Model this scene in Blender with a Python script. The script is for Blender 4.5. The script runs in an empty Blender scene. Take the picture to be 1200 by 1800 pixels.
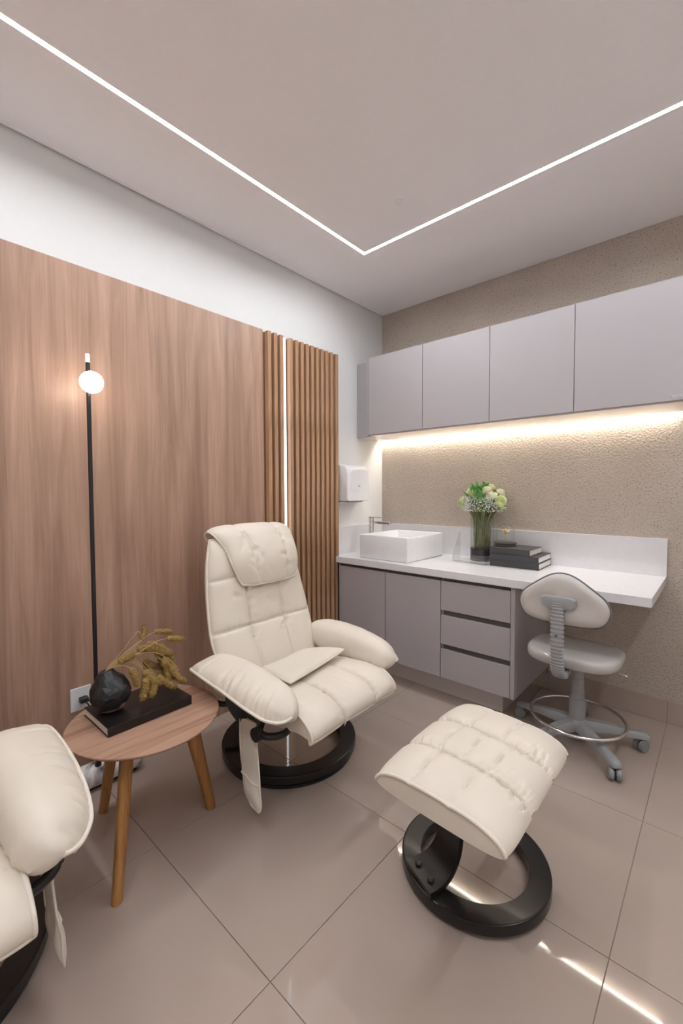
import bpy, bmesh, math, random
import numpy as np
from mathutils import Vector, Matrix
random.seed(7); RNG = np.random.RandomState(5)
S = bpy.context.scene
C = S.collection
PI = math.pi

# ------------------------------------------------------------------ camera
CAMP = (1.9715, -2.6834, 1.1768)
FPX, PCY, YAW, PITCH, ROLL = 754.35, 891.98, 0.7277, -0.0386, -0.0036
fw = Vector((-math.sin(YAW)*math.cos(PITCH), math.cos(YAW)*math.cos(PITCH), math.sin(PITCH)))
r0 = Vector((math.cos(YAW), math.sin(YAW), 0)); u0 = r0.cross(fw)
rr = r0*math.cos(ROLL) + u0*math.sin(ROLL); uu = -r0*math.sin(ROLL) + u0*math.cos(ROLL)
cam = bpy.data.cameras.new('camera'); camo = bpy.data.objects.new('camera', cam); C.objects.link(camo)
cam.sensor_fit = 'VERTICAL'; cam.sensor_height = 36; cam.sensor_width = 24
cam.lens = FPX/1800*36; cam.shift_y = (PCY-900)/1800; cam.clip_start = .01
camo.matrix_world = Matrix(((rr.x, uu.x, -fw.x, CAMP[0]), (rr.y, uu.y, -fw.y, CAMP[1]), (rr.z, uu.z, -fw.z, CAMP[2]), (0, 0, 0, 1)))
S.camera = camo
# ------------------------------------------------------------------ world, light levels, exposure
w = bpy.data.worlds.new('world'); S.world = w; w.use_nodes = True
w.node_tree.nodes['Background'].inputs[0].default_value = (1, 1, 1, 1)
w.node_tree.nodes['Background'].inputs[1].default_value = 0.02
S.view_settings.view_transform = 'Standard'; S.view_settings.look = 'None'
S.view_settings.gamma = 1; S.view_settings.use_curve_mapping = False
S.view_settings.exposure = 0.93
S.cycles.diffuse_bounces = 8; S.cycles.max_bounces = 14; S.cycles.transparent_max_bounces = 24; S.cycles.caustics_reflective = False; S.cycles.caustics_refractive = False
CEIL_LED, SHELF_LED, SLAT_LED, GLOBE = 70.0, 34.0, 2.2, 9.0
CH = 2.5                      # ceiling height
RX, RY = 2.95, -3.55          # right wall, wall behind the camera

# ------------------------------------------------------------------ materials
def newmat(name):
    m = bpy.data.materials.new(name); m.use_nodes = True
    nt = m.node_tree; b = nt.nodes['Principled BSDF']
    return m, nt, b
def N(nt, t, **kw):
    n = nt.nodes.new(t)
    for k, v in kw.items():
        if hasattr(n, k): setattr(n, k, v)
        else: n.inputs[k].default_value = v
    return n
def coords(nt, scale=(1, 1, 1), obj=True):
    tc = N(nt, 'ShaderNodeTexCoord'); mp = N(nt, 'ShaderNodeMapping')
    mp.inputs['Scale'].default_value = scale
    nt.links.new(tc.outputs['Object' if obj else 'Generated'], mp.inputs[0]); return mp.outputs[0]
def ramp(nt, fac, stops):
    r = N(nt, 'ShaderNodeValToRGB'); e = r.color_ramp.elements
    while len(e) < len(stops): e.new(.5)
    for i, (p, c) in enumerate(stops): e[i].position = p; e[i].color = (*c, 1)
    nt.links.new(fac, r.inputs[0]); return r.outputs[0]
def bump(nt, b, h, strength, dist=.001):
    n = N(nt, 'ShaderNodeBump'); n.inputs['Strength'].default_value = strength; n.inputs['Distance'].default_value = dist
    nt.links.new(h, n.inputs['Height']); nt.links.new(n.outputs[0], b.inputs['Normal']); return n
def plain(name, col, rough=.5, metal=0, nscale=0, nbump=.1, spec=.5, coat=0):
    m, nt, b = newmat(name)
    b.inputs['Base Color'].default_value = (*col, 1); b.inputs['Roughness'].default_value = rough
    b.inputs['Metallic'].default_value = metal; b.inputs['Specular IOR Level'].default_value = spec
    if coat: b.inputs['Coat Weight'].default_value = coat; b.inputs['Coat Roughness'].default_value = .06
    v = coords(nt); n = N(nt, 'ShaderNodeTexNoise'); n.inputs['Scale'].default_value = nscale or 40; n.inputs['Detail'].default_value = 4
    nt.links.new(v, n.inputs['Vector'])
    va = .008 if rough >= .74 or spec < .3 else .02
    mx = tuple(min(1, c*(1+va)) for c in col); mn = tuple(c*(1-va) for c in col)
    nt.links.new(ramp(nt, n.outputs[0], [(.3, mn), (.7, mx)]), b.inputs['Base Color'])
    if nscale: bump(nt, b, n.outputs[0], nbump)
    return m
def emit(name, col, s):
    m = bpy.data.materials.new(name); m.use_nodes = True; nt = m.node_tree; nt.nodes.clear()
    e = N(nt, 'ShaderNodeEmission'); e.inputs[0].default_value = (*col, 1); e.inputs[1].default_value = s
    o = N(nt, 'ShaderNodeOutputMaterial'); nt.links.new(e.outputs[0], o.inputs[0]); return m
def wood(name, dark, mid, light, axis='z', scale=1.0, rough=.45, contrast=1.0, bumpy=.12):
    m, nt, b = newmat(name)
    k = {'z': (9, 9, .55), 'y': (9, .55, 9), 'x': (.55, 9, 9)}[axis]
    v = coords(nt, tuple(a*scale*1.5 for a in k))
    n1 = N(nt, 'ShaderNodeTexNoise'); n1.inputs['Scale'].default_value = 1.6; n1.inputs['Detail'].default_value = 7; n1.inputs['Roughness'].default_value = .62; n1.inputs['Distortion'].default_value = .7
    nt.links.new(v, n1.inputs[0])
    k2 = {'z': (150, 150, 2.6), 'y': (150, 2.6, 150), 'x': (2.6, 150, 150)}[axis]
    v2 = coords(nt, tuple(a*scale for a in k2)); n2 = N(nt, 'ShaderNodeTexNoise'); n2.inputs['Scale'].default_value = 1; n2.inputs['Detail'].default_value = 4
    nt.links.new(v2, n2.inputs[0])
    # cathedral figure: rings of a stretched distance field
    k3 = {'z': (5, 5, .28), 'y': (5, .28, 5), 'x': (.28, 5, 5)}[axis]
    v3 = coords(nt, tuple(a*scale for a in k3)); n3 = N(nt, 'ShaderNodeTexNoise'); n3.inputs['Scale'].default_value = 1.1; n3.inputs['Detail'].default_value = 2
    nt.links.new(v3, n3.inputs[0])
    mu = N(nt, 'ShaderNodeMath', operation='MULTIPLY'); mu.inputs[1].default_value = 26
    nt.links.new(n3.outputs[0], mu.inputs[0])
    si = N(nt, 'ShaderNodeMath', operation='SINE'); nt.links.new(mu.outputs[0], si.inputs[0])
    a1 = N(nt, 'ShaderNodeMath', operation='MULTIPLY_ADD'); a1.inputs[1].default_value = .07; nt.links.new(si.outputs[0], a1.inputs[0]); nt.links.new(n1.outputs[0], a1.inputs[2])
    a2 = N(nt, 'ShaderNodeMath', operation='MULTIPLY_ADD'); a2.inputs[1].default_value = .34; nt.links.new(n2.outputs[0], a2.inputs[0]); nt.links.new(a1.outputs[0], a2.inputs[2])
    d = .16/contrast
    nt.links.new(ramp(nt, a2.outputs[0], [(.67-d, dark), (.67, mid), (.67+d, light)]), b.inputs['Base Color'])
    b.inputs['Roughness'].default_value = rough
    bump(nt, b, n2.outputs[0], bumpy, .0006)
    return m
def leather(name, col):
    m, nt, b = newmat(name)
    v = coords(nt); n = N(nt, 'ShaderNodeTexNoise'); n.inputs['Scale'].default_value = 6; n.inputs['Detail'].default_value = 5; nt.links.new(v, n.inputs[0])
    nt.links.new(ramp(nt, n.outputs[0], [(.3, tuple(c*.96 for c in col)), (.7, tuple(min(1, c*1.03) for c in col))]), b.inputs['Base Color'])
    vo = N(nt, 'ShaderNodeTexVoronoi'); vo.inputs['Scale'].default_value = 420; nt.links.new(v, vo.inputs['Vector'])
    n2 = N(nt, 'ShaderNodeTexNoise'); n2.inputs['Scale'].default_value = 22; n2.inputs['Detail'].default_value = 3; nt.links.new(v, n2.inputs[0])
    b1 = N(nt, 'ShaderNodeBump'); b1.inputs['Strength'].default_value = .12; b1.inputs['Distance'].default_value = .005; nt.links.new(n2.outputs[0], b1.inputs['Height'])
    b2 = N(nt, 'ShaderNodeBump'); b2.inputs['Strength'].default_value = .1; b2.inputs['Distance'].default_value = .0005; nt.links.new(vo.outputs['Distance'], b2.inputs['Height'])
    nt.links.new(b1.outputs[0], b2.inputs['Normal']); nt.links.new(b2.outputs[0], b.inputs['Normal'])
    b.inputs['Roughness'].default_value = .48; b.inputs['Specular IOR Level'].default_value = .4
    return m
def stucco(name):
    m, nt, b = newmat(name)
    v = coords(nt)
    n1 = N(nt, 'ShaderNodeTexNoise'); n1.inputs['Scale'].default_value = 95; n1.inputs['Detail'].default_value = 6; n1.inputs['Roughness'].default_value = .6; nt.links.new(v, n1.inputs[0])
    n2 = N(nt, 'ShaderNodeTexNoise'); n2.inputs['Scale'].default_value = 140; n2.inputs['Detail'].default_value = 3; nt.links.new(v, n2.inputs[0])
    n3 = N(nt, 'ShaderNodeTexNoise'); n3.inputs['Scale'].default_value = 3; n3.inputs['Detail'].default_value = 3; nt.links.new(v, n3.inputs[0])
    base = ramp(nt, n3.outputs[0], [(.3, (.475, .415, .355)), (.7, (.525, .46, .40))])
    sp = ramp(nt, n2.outputs[0], [(.325, (.32, .29, .27)), (.42, (1, 1, 1))])
    mx = N(nt, 'ShaderNodeMix', data_type='RGBA', blend_type='MULTIPLY'); mx.inputs[0].default_value = .85
    nt.links.new(base, mx.inputs[6]); nt.links.new(sp, mx.inputs[7]); nt.links.new(mx.outputs[2], b.inputs['Base Color'])
    b.inputs['Roughness'].default_value = .9; b.inputs['Specular IOR Level'].default_value = .15
    bump(nt, b, n1.outputs[0], 1.0, .007)
    return m
def marble(name):
    m, nt, b = newmat(name); v = coords(nt)
    n1 = N(nt, 'ShaderNodeTexNoise'); n1.inputs['Scale'].default_value = 14; n1.inputs['Detail'].default_value = 6; n1.inputs['Distortion'].default_value = 1.2; nt.links.new(v, n1.inputs[0])
    nt.links.new(ramp(nt, n1.outputs[0], [(.30, (.10, .10, .12)), (.42, (.55, .54, .56)), (.52, (.84, .83, .83)), (1, (.9, .89, .88))]), b.inputs['Base Color'])
    b.inputs['Roughness'].default_value = .25; return m
def floor_tile(name):
    m, nt, b = newmat(name); v = coords(nt)
    n1 = N(nt, 'ShaderNodeTexNoise'); n1.inputs['Scale'].default_value = 2.2; n1.inputs['Detail'].default_value = 5; nt.links.new(v, n1.inputs[0])
    nt.links.new(ramp(nt, n1.outputs[0], [(.3, (.39, .316, .274)), (.7, (.412, .335, .292))]), b.inputs['Base Color'])
    b.inputs['Roughness'].default_value = .045; b.inputs['Specular IOR Level'].default_value = .55
    return m
def thin_glass(name, tint=(.95, .97, .96), gloss=1.45):
    m = bpy.data.materials.new(name); m.use_nodes = True; nt = m.node_tree; nt.nodes.clear()
    t = N(nt, 'ShaderNodeBsdfTransparent'); t.inputs[0].default_value = (*tint, 1)
    g = N(nt, 'ShaderNodeBsdfGlossy'); g.inputs['Roughness'].default_value = .03
    lw = N(nt, 'ShaderNodeLayerWeight'); lw.inputs[0].default_value = .5
    pw = N(nt, 'ShaderNodeMath', operation='POWER'); pw.inputs[1].default_value = 3; nt.links.new(lw.outputs['Facing'], pw.inputs[0])
    f = N(nt, 'ShaderNodeMath', operation='MULTIPLY_ADD'); f.inputs[1].default_value = gloss-1; f.inputs[2].default_value = .05; nt.links.new(pw.outputs[0], f.inputs[0])
    mx = N(nt, 'ShaderNodeMixShader'); o = N(nt, 'ShaderNodeOutputMaterial')
    nt.links.new(f.outputs[0], mx.inputs[0]); nt.links.new(t.outputs[0], mx.inputs[1]); nt.links.new(g.outputs[0], mx.inputs[2]); nt.links.new(mx.outputs[0], o.inputs[0])
    return m

M = dict(
    ceil=plain('ceiling_paint', (.87, .855, .875), .9, spec=.1),
    white_wall=plain('white_paint', (.71, .71, .71), .75, spec=.2),
    plain_wall=plain('plain_wall_paint', (.82, .79, .77), .85, spec=.1),
    stucco=stucco('beige_stucco'),
    tile=floor_tile('polished_porcelain'),
    grout=plain('grout', (.27, .225, .195), .9),
    wood=wood('walnut_laminate', (.285, .168, .115), (.38, .235, .168), (.47, .302, .222), contrast=.75),
    slat=wood('slat_wood', (.27, .145, .075), (.39, .225, .125), (.49, .30, .175), scale=1.6),
    slatback=plain('slat_backing', (.16, .082, .05), .6, nscale=60),
    tabletop=wood('table_top_wood', (.27, .150, .100), (.385, .230, .160), (.46, .285, .205), axis='y', scale=1.8, contrast=.8),
    legwood=wood('table_leg_wood', (.26, .115, .032), (.36, .17, .055), (.45, .225, .08), scale=2, rough=.35, contrast=.7),
    grey=plain('grey_laminate', (.395, .368, .380), .42, nscale=300, nbump=.03),
    greyedge=plain('grey_edge', (.36, .342, .35), .4),
    gola=plain('dark_profile', (.085, .075, .07), .45),
    plinth=plain('plinth_grey', (.66, .62, .60), .3),
    counter=plain('white_quartz', (.68, .675, .69), .18),
    ceramic=plain('white_ceramic', (.73, .73, .745), .08, coat=.5),
    plastic=plain('white_plastic', (.76, .765, .79), .3),
    plasticgrey=plain('grey_clip_plastic', (.25, .25, .26), .4),
    chrome=plain('chrome', (.78, .77, .76), .09, 1),
    leather=leather('cream_leather', (.685, .625, .54)),
    piping=leather('cream_piping', (.72, .665, .585)),
    blackwood=plain('black_lacquered_wood', (.012, .010, .010), .30, nscale=30, nbump=.05, spec=.4, coat=.08),
    black=plain('black_plastic', (.012, .012, .012), .35),
    blackmat=plain('black_metal', (.012, .011, .012), .4),
    blackclay=plain('black_carved_wood', (.010, .010, .011), .42, nscale=50, nbump=.2),
    barewood=plain('bare_wood', (.33, .23, .17), .6),
    bookblack=plain('black_book_cover', (.010, .008, .008), .3, nscale=200, nbump=.04),
    bookgrey=plain('charcoal_cloth_cover', (.045, .045, .048), .7, nscale=350, nbump=.2),
    paper=plain('paper', (.72, .69, .66), .9),
    marble=marble('white_marble'),
    straw=plain('dry_seed_head', (.27, .17, .05), .85, nscale=300, nbump=.4),
    strawstem=plain('dry_stem', (.42, .30, .13), .7),
    stoolgrey=plain('stool_grey_plastic', (.30, .31, .315), .4),
    stoolseat=plain('stool_film_covered_seat', (.44, .42, .405), .16, nscale=12, nbump=.1, coat=.6),
    stoolback=plain('stool_back_vinyl', (.52, .49, .465), .35, nscale=200, nbump=.05, coat=.15),
    stooledge=plain('stool_edge_band', (.13, .135, .15), .4),
    caster=plain('caster_grey', (.24, .25, .255), .4),
    rubber=plain('dark_rubber', (.03, .03, .032), .6),
    glass=thin_glass('clear_glass'),
    acrylic=thin_glass('clear_acrylic', (.965, .97, .97), 1.35),
    darkbase=plain('bronze_base', (.07, .055, .045), .4),
    vasebase=plain('smoked_glass_base', (.018, .017, .018), .12),
    vasefoot=plain('smoked_glass_foot', (.085, .083, .085), .15),
    gold=plain('gold_leaf', (.60, .38, .16), .4, .6),
    stemgreen=plain('flower_stem', (.15, .17, .06), .6),
    stembrown=plain('flower_stem_brown', (.17, .115, .06), .6),
    stempale=plain('flower_stem_pale', (.30, .30, .13), .6),
    leafgreen=plain('leaf_green', (.075, .25, .04), .5),
    petal=plain('pale_green_petal', (.60, .68, .33), .6),
    petal2=plain('cream_petal', (.78, .78, .60), .6),
    breath=plain('tiny_white_bloom', (.80, .78, .77), .7),
    yellow=plain('yellow_edge_tape', (.42, .30, .05), .6),
    seam=plain('seam_thread', (.50, .43, .34), .7),
    led=emit('ceiling_led', (.93, .965, 1.0), CEIL_LED),
    shelfled=emit('shelf_led', (1, .91, .79), SHELF_LED),
    slatled=emit('slat_led', (.90, .95, 1.0), SLAT_LED),
    globe=emit('lamp_globe', (1, .88, .75), GLOBE),
    captip=emit('lamp_tip', (1, .95, .9), .9),
)

# ------------------------------------------------------------------ geometry helpers
def setp(o, label=None, cat=None, group=None, kind=None):
    if label: o['label'] = label
    if cat: o['category'] = cat
    if group: o['group'] = group
    if kind: o['kind'] = kind
    return o
def thing(name, label, cat, loc=(0, 0, 0), rz=0, group=None):
    o = bpy.data.objects.new(name, None); C.objects.link(o); o.empty_display_size = .05
    o.location = loc; o.rotation_euler = (0, 0, rz); return setp(o, label, cat, group)
def link(name, me, mat, parent=None):
    o = bpy.data.objects.new(name, me); C.objects.link(o)
    if mat is not None: me.materials.append(M[mat] if isinstance(mat, str) else mat)
    if parent: o.parent = parent
    return o
def mesh(name, vs, fs, mat, parent=None, smooth=False):
    me = bpy.data.meshes.new(name); me.from_pydata([tuple(map(float, v)) for v in vs], [], [tuple(int(i) for i in f) for f in fs])
    bm = bmesh.new(); bm.from_mesh(me); bmesh.ops.delete(bm, geom=[v for v in bm.verts if not v.link_faces], context='VERTS'); bmesh.ops.recalc_face_normals(bm, faces=bm.faces); bm.to_mesh(me); bm.free()
    if smooth:
        for p in me.polygons: p.use_smooth = True
    me.update(); return link(name, me, mat, parent)
def autosmooth(o, deg=40):
    me = o.data
    for p in me.polygons: p.use_smooth = True
    bm = bmesh.new(); bm.from_mesh(me); lim = math.radians(deg)
    for e in bm.edges:
        if len(e.link_faces) == 2 and e.calc_face_angle(0) > lim: e.smooth = False
    bm.to_mesh(me); bm.free(); return o
def boxmesh(a, b, bev=0, seg=2):
    bm = bmesh.new(); bmesh.ops.create_cube(bm, size=1)
    for v in bm.verts:
        for i in range(3): v.co[i] = a[i] if v.co[i] < 0 else b[i]
    if bev: bmesh.ops.bevel(bm, geom=list(bm.edges), offset=bev, segments=seg, affect='EDGES', profile=.5)
    bmesh.ops.recalc_face_normals(bm, faces=bm.faces)
    me = bpy.data.meshes.new('box'); bm.to_mesh(me); bm.free(); return me
def box(name, a, b, mat, parent=None, bev=.0015, seg=2):
    a2 = [min(x, y) for x, y in zip(a, b)]; b2 = [max(x, y) for x, y in zip(a, b)]
    o = link(name, boxmesh(a2, b2, bev, seg), mat, parent); o.data.name = name
    if bev > .0025:
        for p in o.data.polygons: p.use_smooth = True
        wn = o.modifiers.new('wn', 'WEIGHTED_NORMAL'); wn.weight = 100; wn.keep_sharp = False
    return o
def lathe(name, prof, mat, parent=None, n=40, org=(0, 0, 0), smooth=True, cap=True):
    vs = []; fs = []
    for r, z in prof:
        for i in range(n):
            t = 2*PI*i/n; vs.append((org[0]+r*math.cos(t), org[1]+r*math.sin(t), org[2]+z))
    for k in range(len(prof)-1):
        for i in range(n):
            j = (i+1) % n; fs.append((k*n+i, k*n+j, (k+1)*n+j, (k+1)*n+i))
    if cap:
        fs.append(tuple(range(n))); fs.append(tuple(range((len(prof)-1)*n, len(prof)*n)))
    o = mesh(name, vs, fs, mat, parent)
    return autosmooth(o, 28) if smooth else o
def cr(pts, n, closed=False):
    P = np.array(pts, float); m = len(P); out = []
    segs = m if closed else m-1
    for s in range(n if closed else n+1):
        t = s/n*segs; i = min(int(t), segs-1); f = t-i
        g = (lambda k: P[k % m]) if closed else (lambda k: P[min(max(k, 0), m-1)])
        a, b, c, d = g(i-1), g(i), g(i+1), g(i+2)
        out.append(.5*((2*b)+(-a+c)*f+(2*a-5*b+4*c-d)*f*f+(-a+3*b-3*c+d)*f**3))
    return np.array(out)
def tubedata(path, r, n=10, closed=False, off=0):
    P = np.array(path, float); m = len(P); vs = []; fs = []
    rad = np.full(m, r) if np.isscalar(r) else np.array(r, float)
    up = None
    for i in range(m):
        a = P[(i-1) % m] if (closed or i > 0) else P[i]; b = P[(i+1) % m] if (closed or i < m-1) else P[i]
        t = b-a; t = t/(np.linalg.norm(t)+1e-12)
        if up is None:
            up = np.array([0, 0, 1.]) if abs(t[2]) < .9 else np.array([1., 0, 0])
        s = np.cross(t, up); s /= np.linalg.norm(s)+1e-12; up = np.cross(s, t)
        for k in range(n):
            q = 2*PI*k/n; vs.append(P[i]+rad[i]*(math.cos(q)*s+math.sin(q)*up))
    for i in range(m if closed else m-1):
        j = (i+1) % m
        for k in range(n):
            l = (k+1) % n; fs.append((off+i*n+k, off+i*n+l, off+j*n+l, off+j*n+k))
    if not closed:
        fs.append(tuple(off+k for k in range(n))); fs.append(tuple(off+(m-1)*n+k for k in range(n)))
    return vs, fs
def tube(name, path, r, mat, parent=None, n=10, closed=False):
    vs, fs = tubedata(path, r, n, closed); return autosmooth(mesh(name, vs, fs, mat, parent), 50)
def loft(name, secs, mat, parent=None, cap=True, smooth=True):
    secs = np.array(secs, float); m, n = secs.shape[:2]; vs = secs.reshape(-1, 3); fs = []
    for i in range(m-1):
        for k in range(n):
            l = (k+1) % n; fs.append((i*n+k, i*n+l, (i+1)*n+l, (i+1)*n+k))
    if cap: fs.append(tuple(range(n))); fs.append(tuple(range((m-1)*n, m*n)))
    o = mesh(name, vs, fs, mat, parent, smooth)
    return autosmooth(o, 60) if smooth else o
def prism(name, poly, z0, z1, mat, parent=None, bev=0, seg=2):
    bm = bmesh.new(); a = [bm.verts.new((x, y, z0)) for x, y in poly]; f = bm.faces.new(a)
    e = bmesh.ops.extrude_face_region(bm, geom=[f]); bmesh.ops.translate(bm, vec=(0, 0, z1-z0), verts=[v for v in e['geom'] if isinstance(v, bmesh.types.BMVert)])
    if bev: bmesh.ops.bevel(bm, geom=list(bm.edges), offset=bev, segments=seg, affect='EDGES', profile=.5)
    bmesh.ops.recalc_face_normals(bm, faces=bm.faces)
    me = bpy.data.meshes.new(name); bm.to_mesh(me); bm.free(); return link(name, me, mat, parent)
def cushion(name, nu, nv, mid, front, back, mat, parent=None, k=.2, power=1.7):
    """two quilted sheets sharing their rim; mid(u,v)->point, normal from differences; front/back(u,v)->thickness"""
    def sp(n):
        s = np.linspace(-1, 1, n); return np.sign(s)*(1-(1-np.abs(s))**power)
    U, V = sp(nu), sp(nv); idx = {}; vs = []; fs = []
    def P(u, v):
        a = u*math.sqrt(1-k*v*v/2); b = v*math.sqrt(1-k*u*u/2); return np.array(mid(a, b)), a, b
    def norm(a, b):
        e = 1e-3; du = np.array(mid(a+e, b))-np.array(mid(a-e, b)); dv = np.array(mid(a, b+e))-np.array(mid(a, b-e))
        c = np.cross(du, dv); return c/(np.linalg.norm(c)+1e-12)
    for side in (0, 1):
        for j, v in enumerate(V):
            for i, u in enumerate(U):
                rim = i in (0, nu-1) or j in (0, nv-1)
                if rim and side: idx[(1, i, j)] = idx[(0, i, j)]; continue
                p, a, b = P(u, v)
                if not rim: p = p+norm(a, b)*(front(u, v) if side == 0 else -back(u, v))
                idx[(side, i, j)] = len(vs); vs.append(p)
        for j in range(nv-1):
            for i in range(nu-1):
                q = [idx[(side, i, j)], idx[(side, i+1, j)], idx[(side, i+1, j+1)], idx[(side, i, j+1)]]
                fs.append(q if side == 0 else q[::-1])
    o = mesh(name, vs, fs, mat, parent, True)
    rim = [vs[idx[(0, i, 0)]] for i in range(nu)]+[vs[idx[(0, nu-1, j)]] for j in range(1, nv)]+[vs[idx[(0, i, nv-1)]] for i in range(nu-2, -1, -1)]+[vs[idx[(0, 0, j)]] for j in range(nv-2, 0, -1)]
    def ev(u, v, side=0, off=.0004):
        p, a, b = P(u, v); return p+norm(a, b)*((front(u, v)+off) if side == 0 else -(back(u, v)+off))
    o_ev[o.name] = ev
    return o, rim
o_ev = {}
def pil(u, v, a=4, b=.5): return max(0, (1-abs(u)**a))**b*max(0, (1-abs(v)**a))**b
def groove(d, w): return math.exp(-(d/w)**2)
class Creases:
    """short folds drawn as segments in a sheet's own two coordinates"""
    def __init__(self): self.a = []
    def add(self, u0, v0, u1, v1, w, d): self.a.append((u0, v0, u1, v1, w, d)); return self
    def seam(self, p0, p1, n, ln, w, d, tilt=.35, sides=(-1, 1), rs=None):
        p0 = np.array(p0, float); p1 = np.array(p1, float); t = (p1-p0)/np.linalg.norm(p1-p0); nn_ = np.array([-t[1], t[0]])
        for k in range(n):
            for sd in sides:
                q = p0+(p1-p0)*((k+.5+.6*(RNG.rand()-.5))/n); L_ = ln*(.45+.9*RNG.rand()); e = q+(nn_*sd+t*tilt*RNG.randn())*L_
                self.a.append((*q, *e, w*(.7+.6*RNG.rand()), d*(.5+.8*RNG.rand())))
        return self
    def done(self): self.A = np.array(self.a).T; return self
    def __call__(self, u, v):
        u0, v0, u1, v1, w_, d_ = self.A; dx, dy = u1-u0, v1-v0; l2 = dx*dx+dy*dy
        t = ((u-u0)*dx+(v-v0)*dy)/l2; tc = np.clip(t, 0, 1); e2 = (u-u0-tc*dx)**2+(v-v0-tc*dy)**2
        return 1.7*float(np.sum(d_*(1-.75*tc)*np.exp(-e2/(w_*w_))))
def copytree(o, parent=None):
    c = o.copy(); C.objects.link(c); c.parent = parent
    for ch in list(o.children): copytree(ch, c)
    return c

# ------------------------------------------------------------------ room shell
def struct(o): o['kind'] = 'structure'; return o
fl = struct(box('floor', (-.1, RY-.1, -.10), (RX+.1, .1, -.003), 'grout', bev=0))
T = .597; GAP = .0009
xs = [1.1855+T*k for k in range(-2, 4)]; ys = [-1.467+T*k for k in range(-4, 3)]
def clipcells(lines, lo, hi):
    e = [lo]+[l for l in sorted(lines) if lo+.02 < l < hi-.02]+[hi]; return list(zip(e[:-1], e[1:]))
for x0, x1 in clipcells(xs, .002, RX-.002):
    for y0, y1 in clipcells(ys, RY+.002, -.002):
        box('tile', (x0+GAP, y0+GAP, -.012), (x1-GAP, y1-GAP, 0), 'tile', fl, bev=.0006, seg=1)
struct(box('wall_left', (-.12, RY-.12, -.1), (0, .12, 2.75), 'white_wall', bev=0))
struct(box('wall_back', (-.0, 0, -.1), (RX+.12, .12, 2.75), 'stucco', bev=0))
struct(box('wall_right', (RX, RY-.12, -.1), (RX+.12, 0, 2.75), 'plain_wall', bev=0))
struct(box('wall_front', (0, RY-.12, -.1), (RX, RY, 2.75), 'plain_wall', bev=0))
# suspended ceiling with a recessed LED channel and a shadow gap along the left wall
ceil = struct(thing('ceiling', None, None)); G0 = .018
SX0, SX1, SY0, SY1, SW = .440, 2.50, -.766, -2.78, .0085
def cpanel(a, b, z0=CH, z1=CH+.03): return box('panel', (a[0], a[1], z0), (b[0], b[1], z1), 'ceil', ceil, bev=0)
cpanel((G0, RY), (SX0-SW, -.003)); cpanel((SX1+SW, RY), (RX, -.003))
cpanel((SX0-SW, SY0+SW), (SX1+SW, -.003)); cpanel((SX0-SW, RY), (SX1+SW, SY1-SW))
cpanel((SX0+SW, SY1+SW), (SX1-SW, SY0-SW))
box('slab', (0, RY, CH+.075), (RX, 0, CH+.10), 'ceil', ceil, bev=0)
box('edge_bead', (G0-.006, RY, CH-.006), (G0+.004, -.003, CH+.03), 'ceil', ceil, bev=.001)
disc = lathe('sensor_cap', [(.016, 0), (.016, -.003), (.012, -.005)], 'ceil', ceil, n=24, org=(.83, -1.0, CH))
ls = thing('ceiling_led_profile', 'long white LED light channel running round the ceiling in a rectangle', 'light', (0, 0, CH))
zz = .0032
for a, b in (((SX0-SW, SY1-SW), (SX0+SW, SY0+SW)), ((SX1-SW, SY1-SW), (SX1+SW, SY0+SW)), ((SX0+SW, SY0-SW), (SX1-SW, SY0+SW)), ((SX0+SW, SY1-SW), (SX1-SW, SY1+SW))):
    box('diffuser', (a[0]+.0003, a[1]+.0003, zz), (b[0]-.0003, b[1]-.0003, .010), 'led', ls, bev=0)
# skirting tiles on the back wall
bb = struct(thing('baseboard_back', None, None, (0, 0, 0)))
for x0, x1 in clipcells([1.1855+T*k for k in range(-2, 4)], 1.222, RX-.002):
    box('tile', (x0+.0012, -.010, .001), (x1-.0012, -.0002, .117), 'tile', bb, bev=.0008, seg=1)
box('grout_line', (1.222, -.008, .001), (RX-.002, -.0002, .1165), 'grout', bb, bev=0)

# ------------------------------------------------------------------ wood cladding and slats on the left wall
PT = 2.083
box('wall_panel', (.0005, RY+.01, .001), (.020, -1.150, PT), 'wood', bev=.0008)
setp(bpy.data.objects['wall_panel'], 'large walnut veneer wall panel with vertical grain behind the floor lamp', 'panel')
sl = thing('slat_panel', 'vertical wooden slat screen on the left wall beside the wall panel', 'panel', (0, 0, 0))
box('backing', (.0005, -1.149, .001), (.020, -.551, PT-.012), 'slatback', sl, bev=0)
SLY = [-1.127, -1.082, -1.038, -.964, -.9195, -.8755, -.832, -.7885, -.745, -.7015, -.658, -.614, -.566]
smesh = boxmesh((.020, -.0125, .001), (.050, .0125, PT-.008), .001, 1); smesh.materials.append(M['slat'])
for i, y in enumerate(SLY):
    o = bpy.data.objects.new('slat', smesh); C.objects.link(o); o.parent = sl; o.location = (0, y, 0)
box('led_channel', (.0202, -1.016, .001), (.024, -.985, PT-.010), 'white_wall', sl, bev=0)
box('led_strip', (.024, -1.0095, .004), (.030, -.9935, PT-.012), 'slatled', sl, bev=0)

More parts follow.
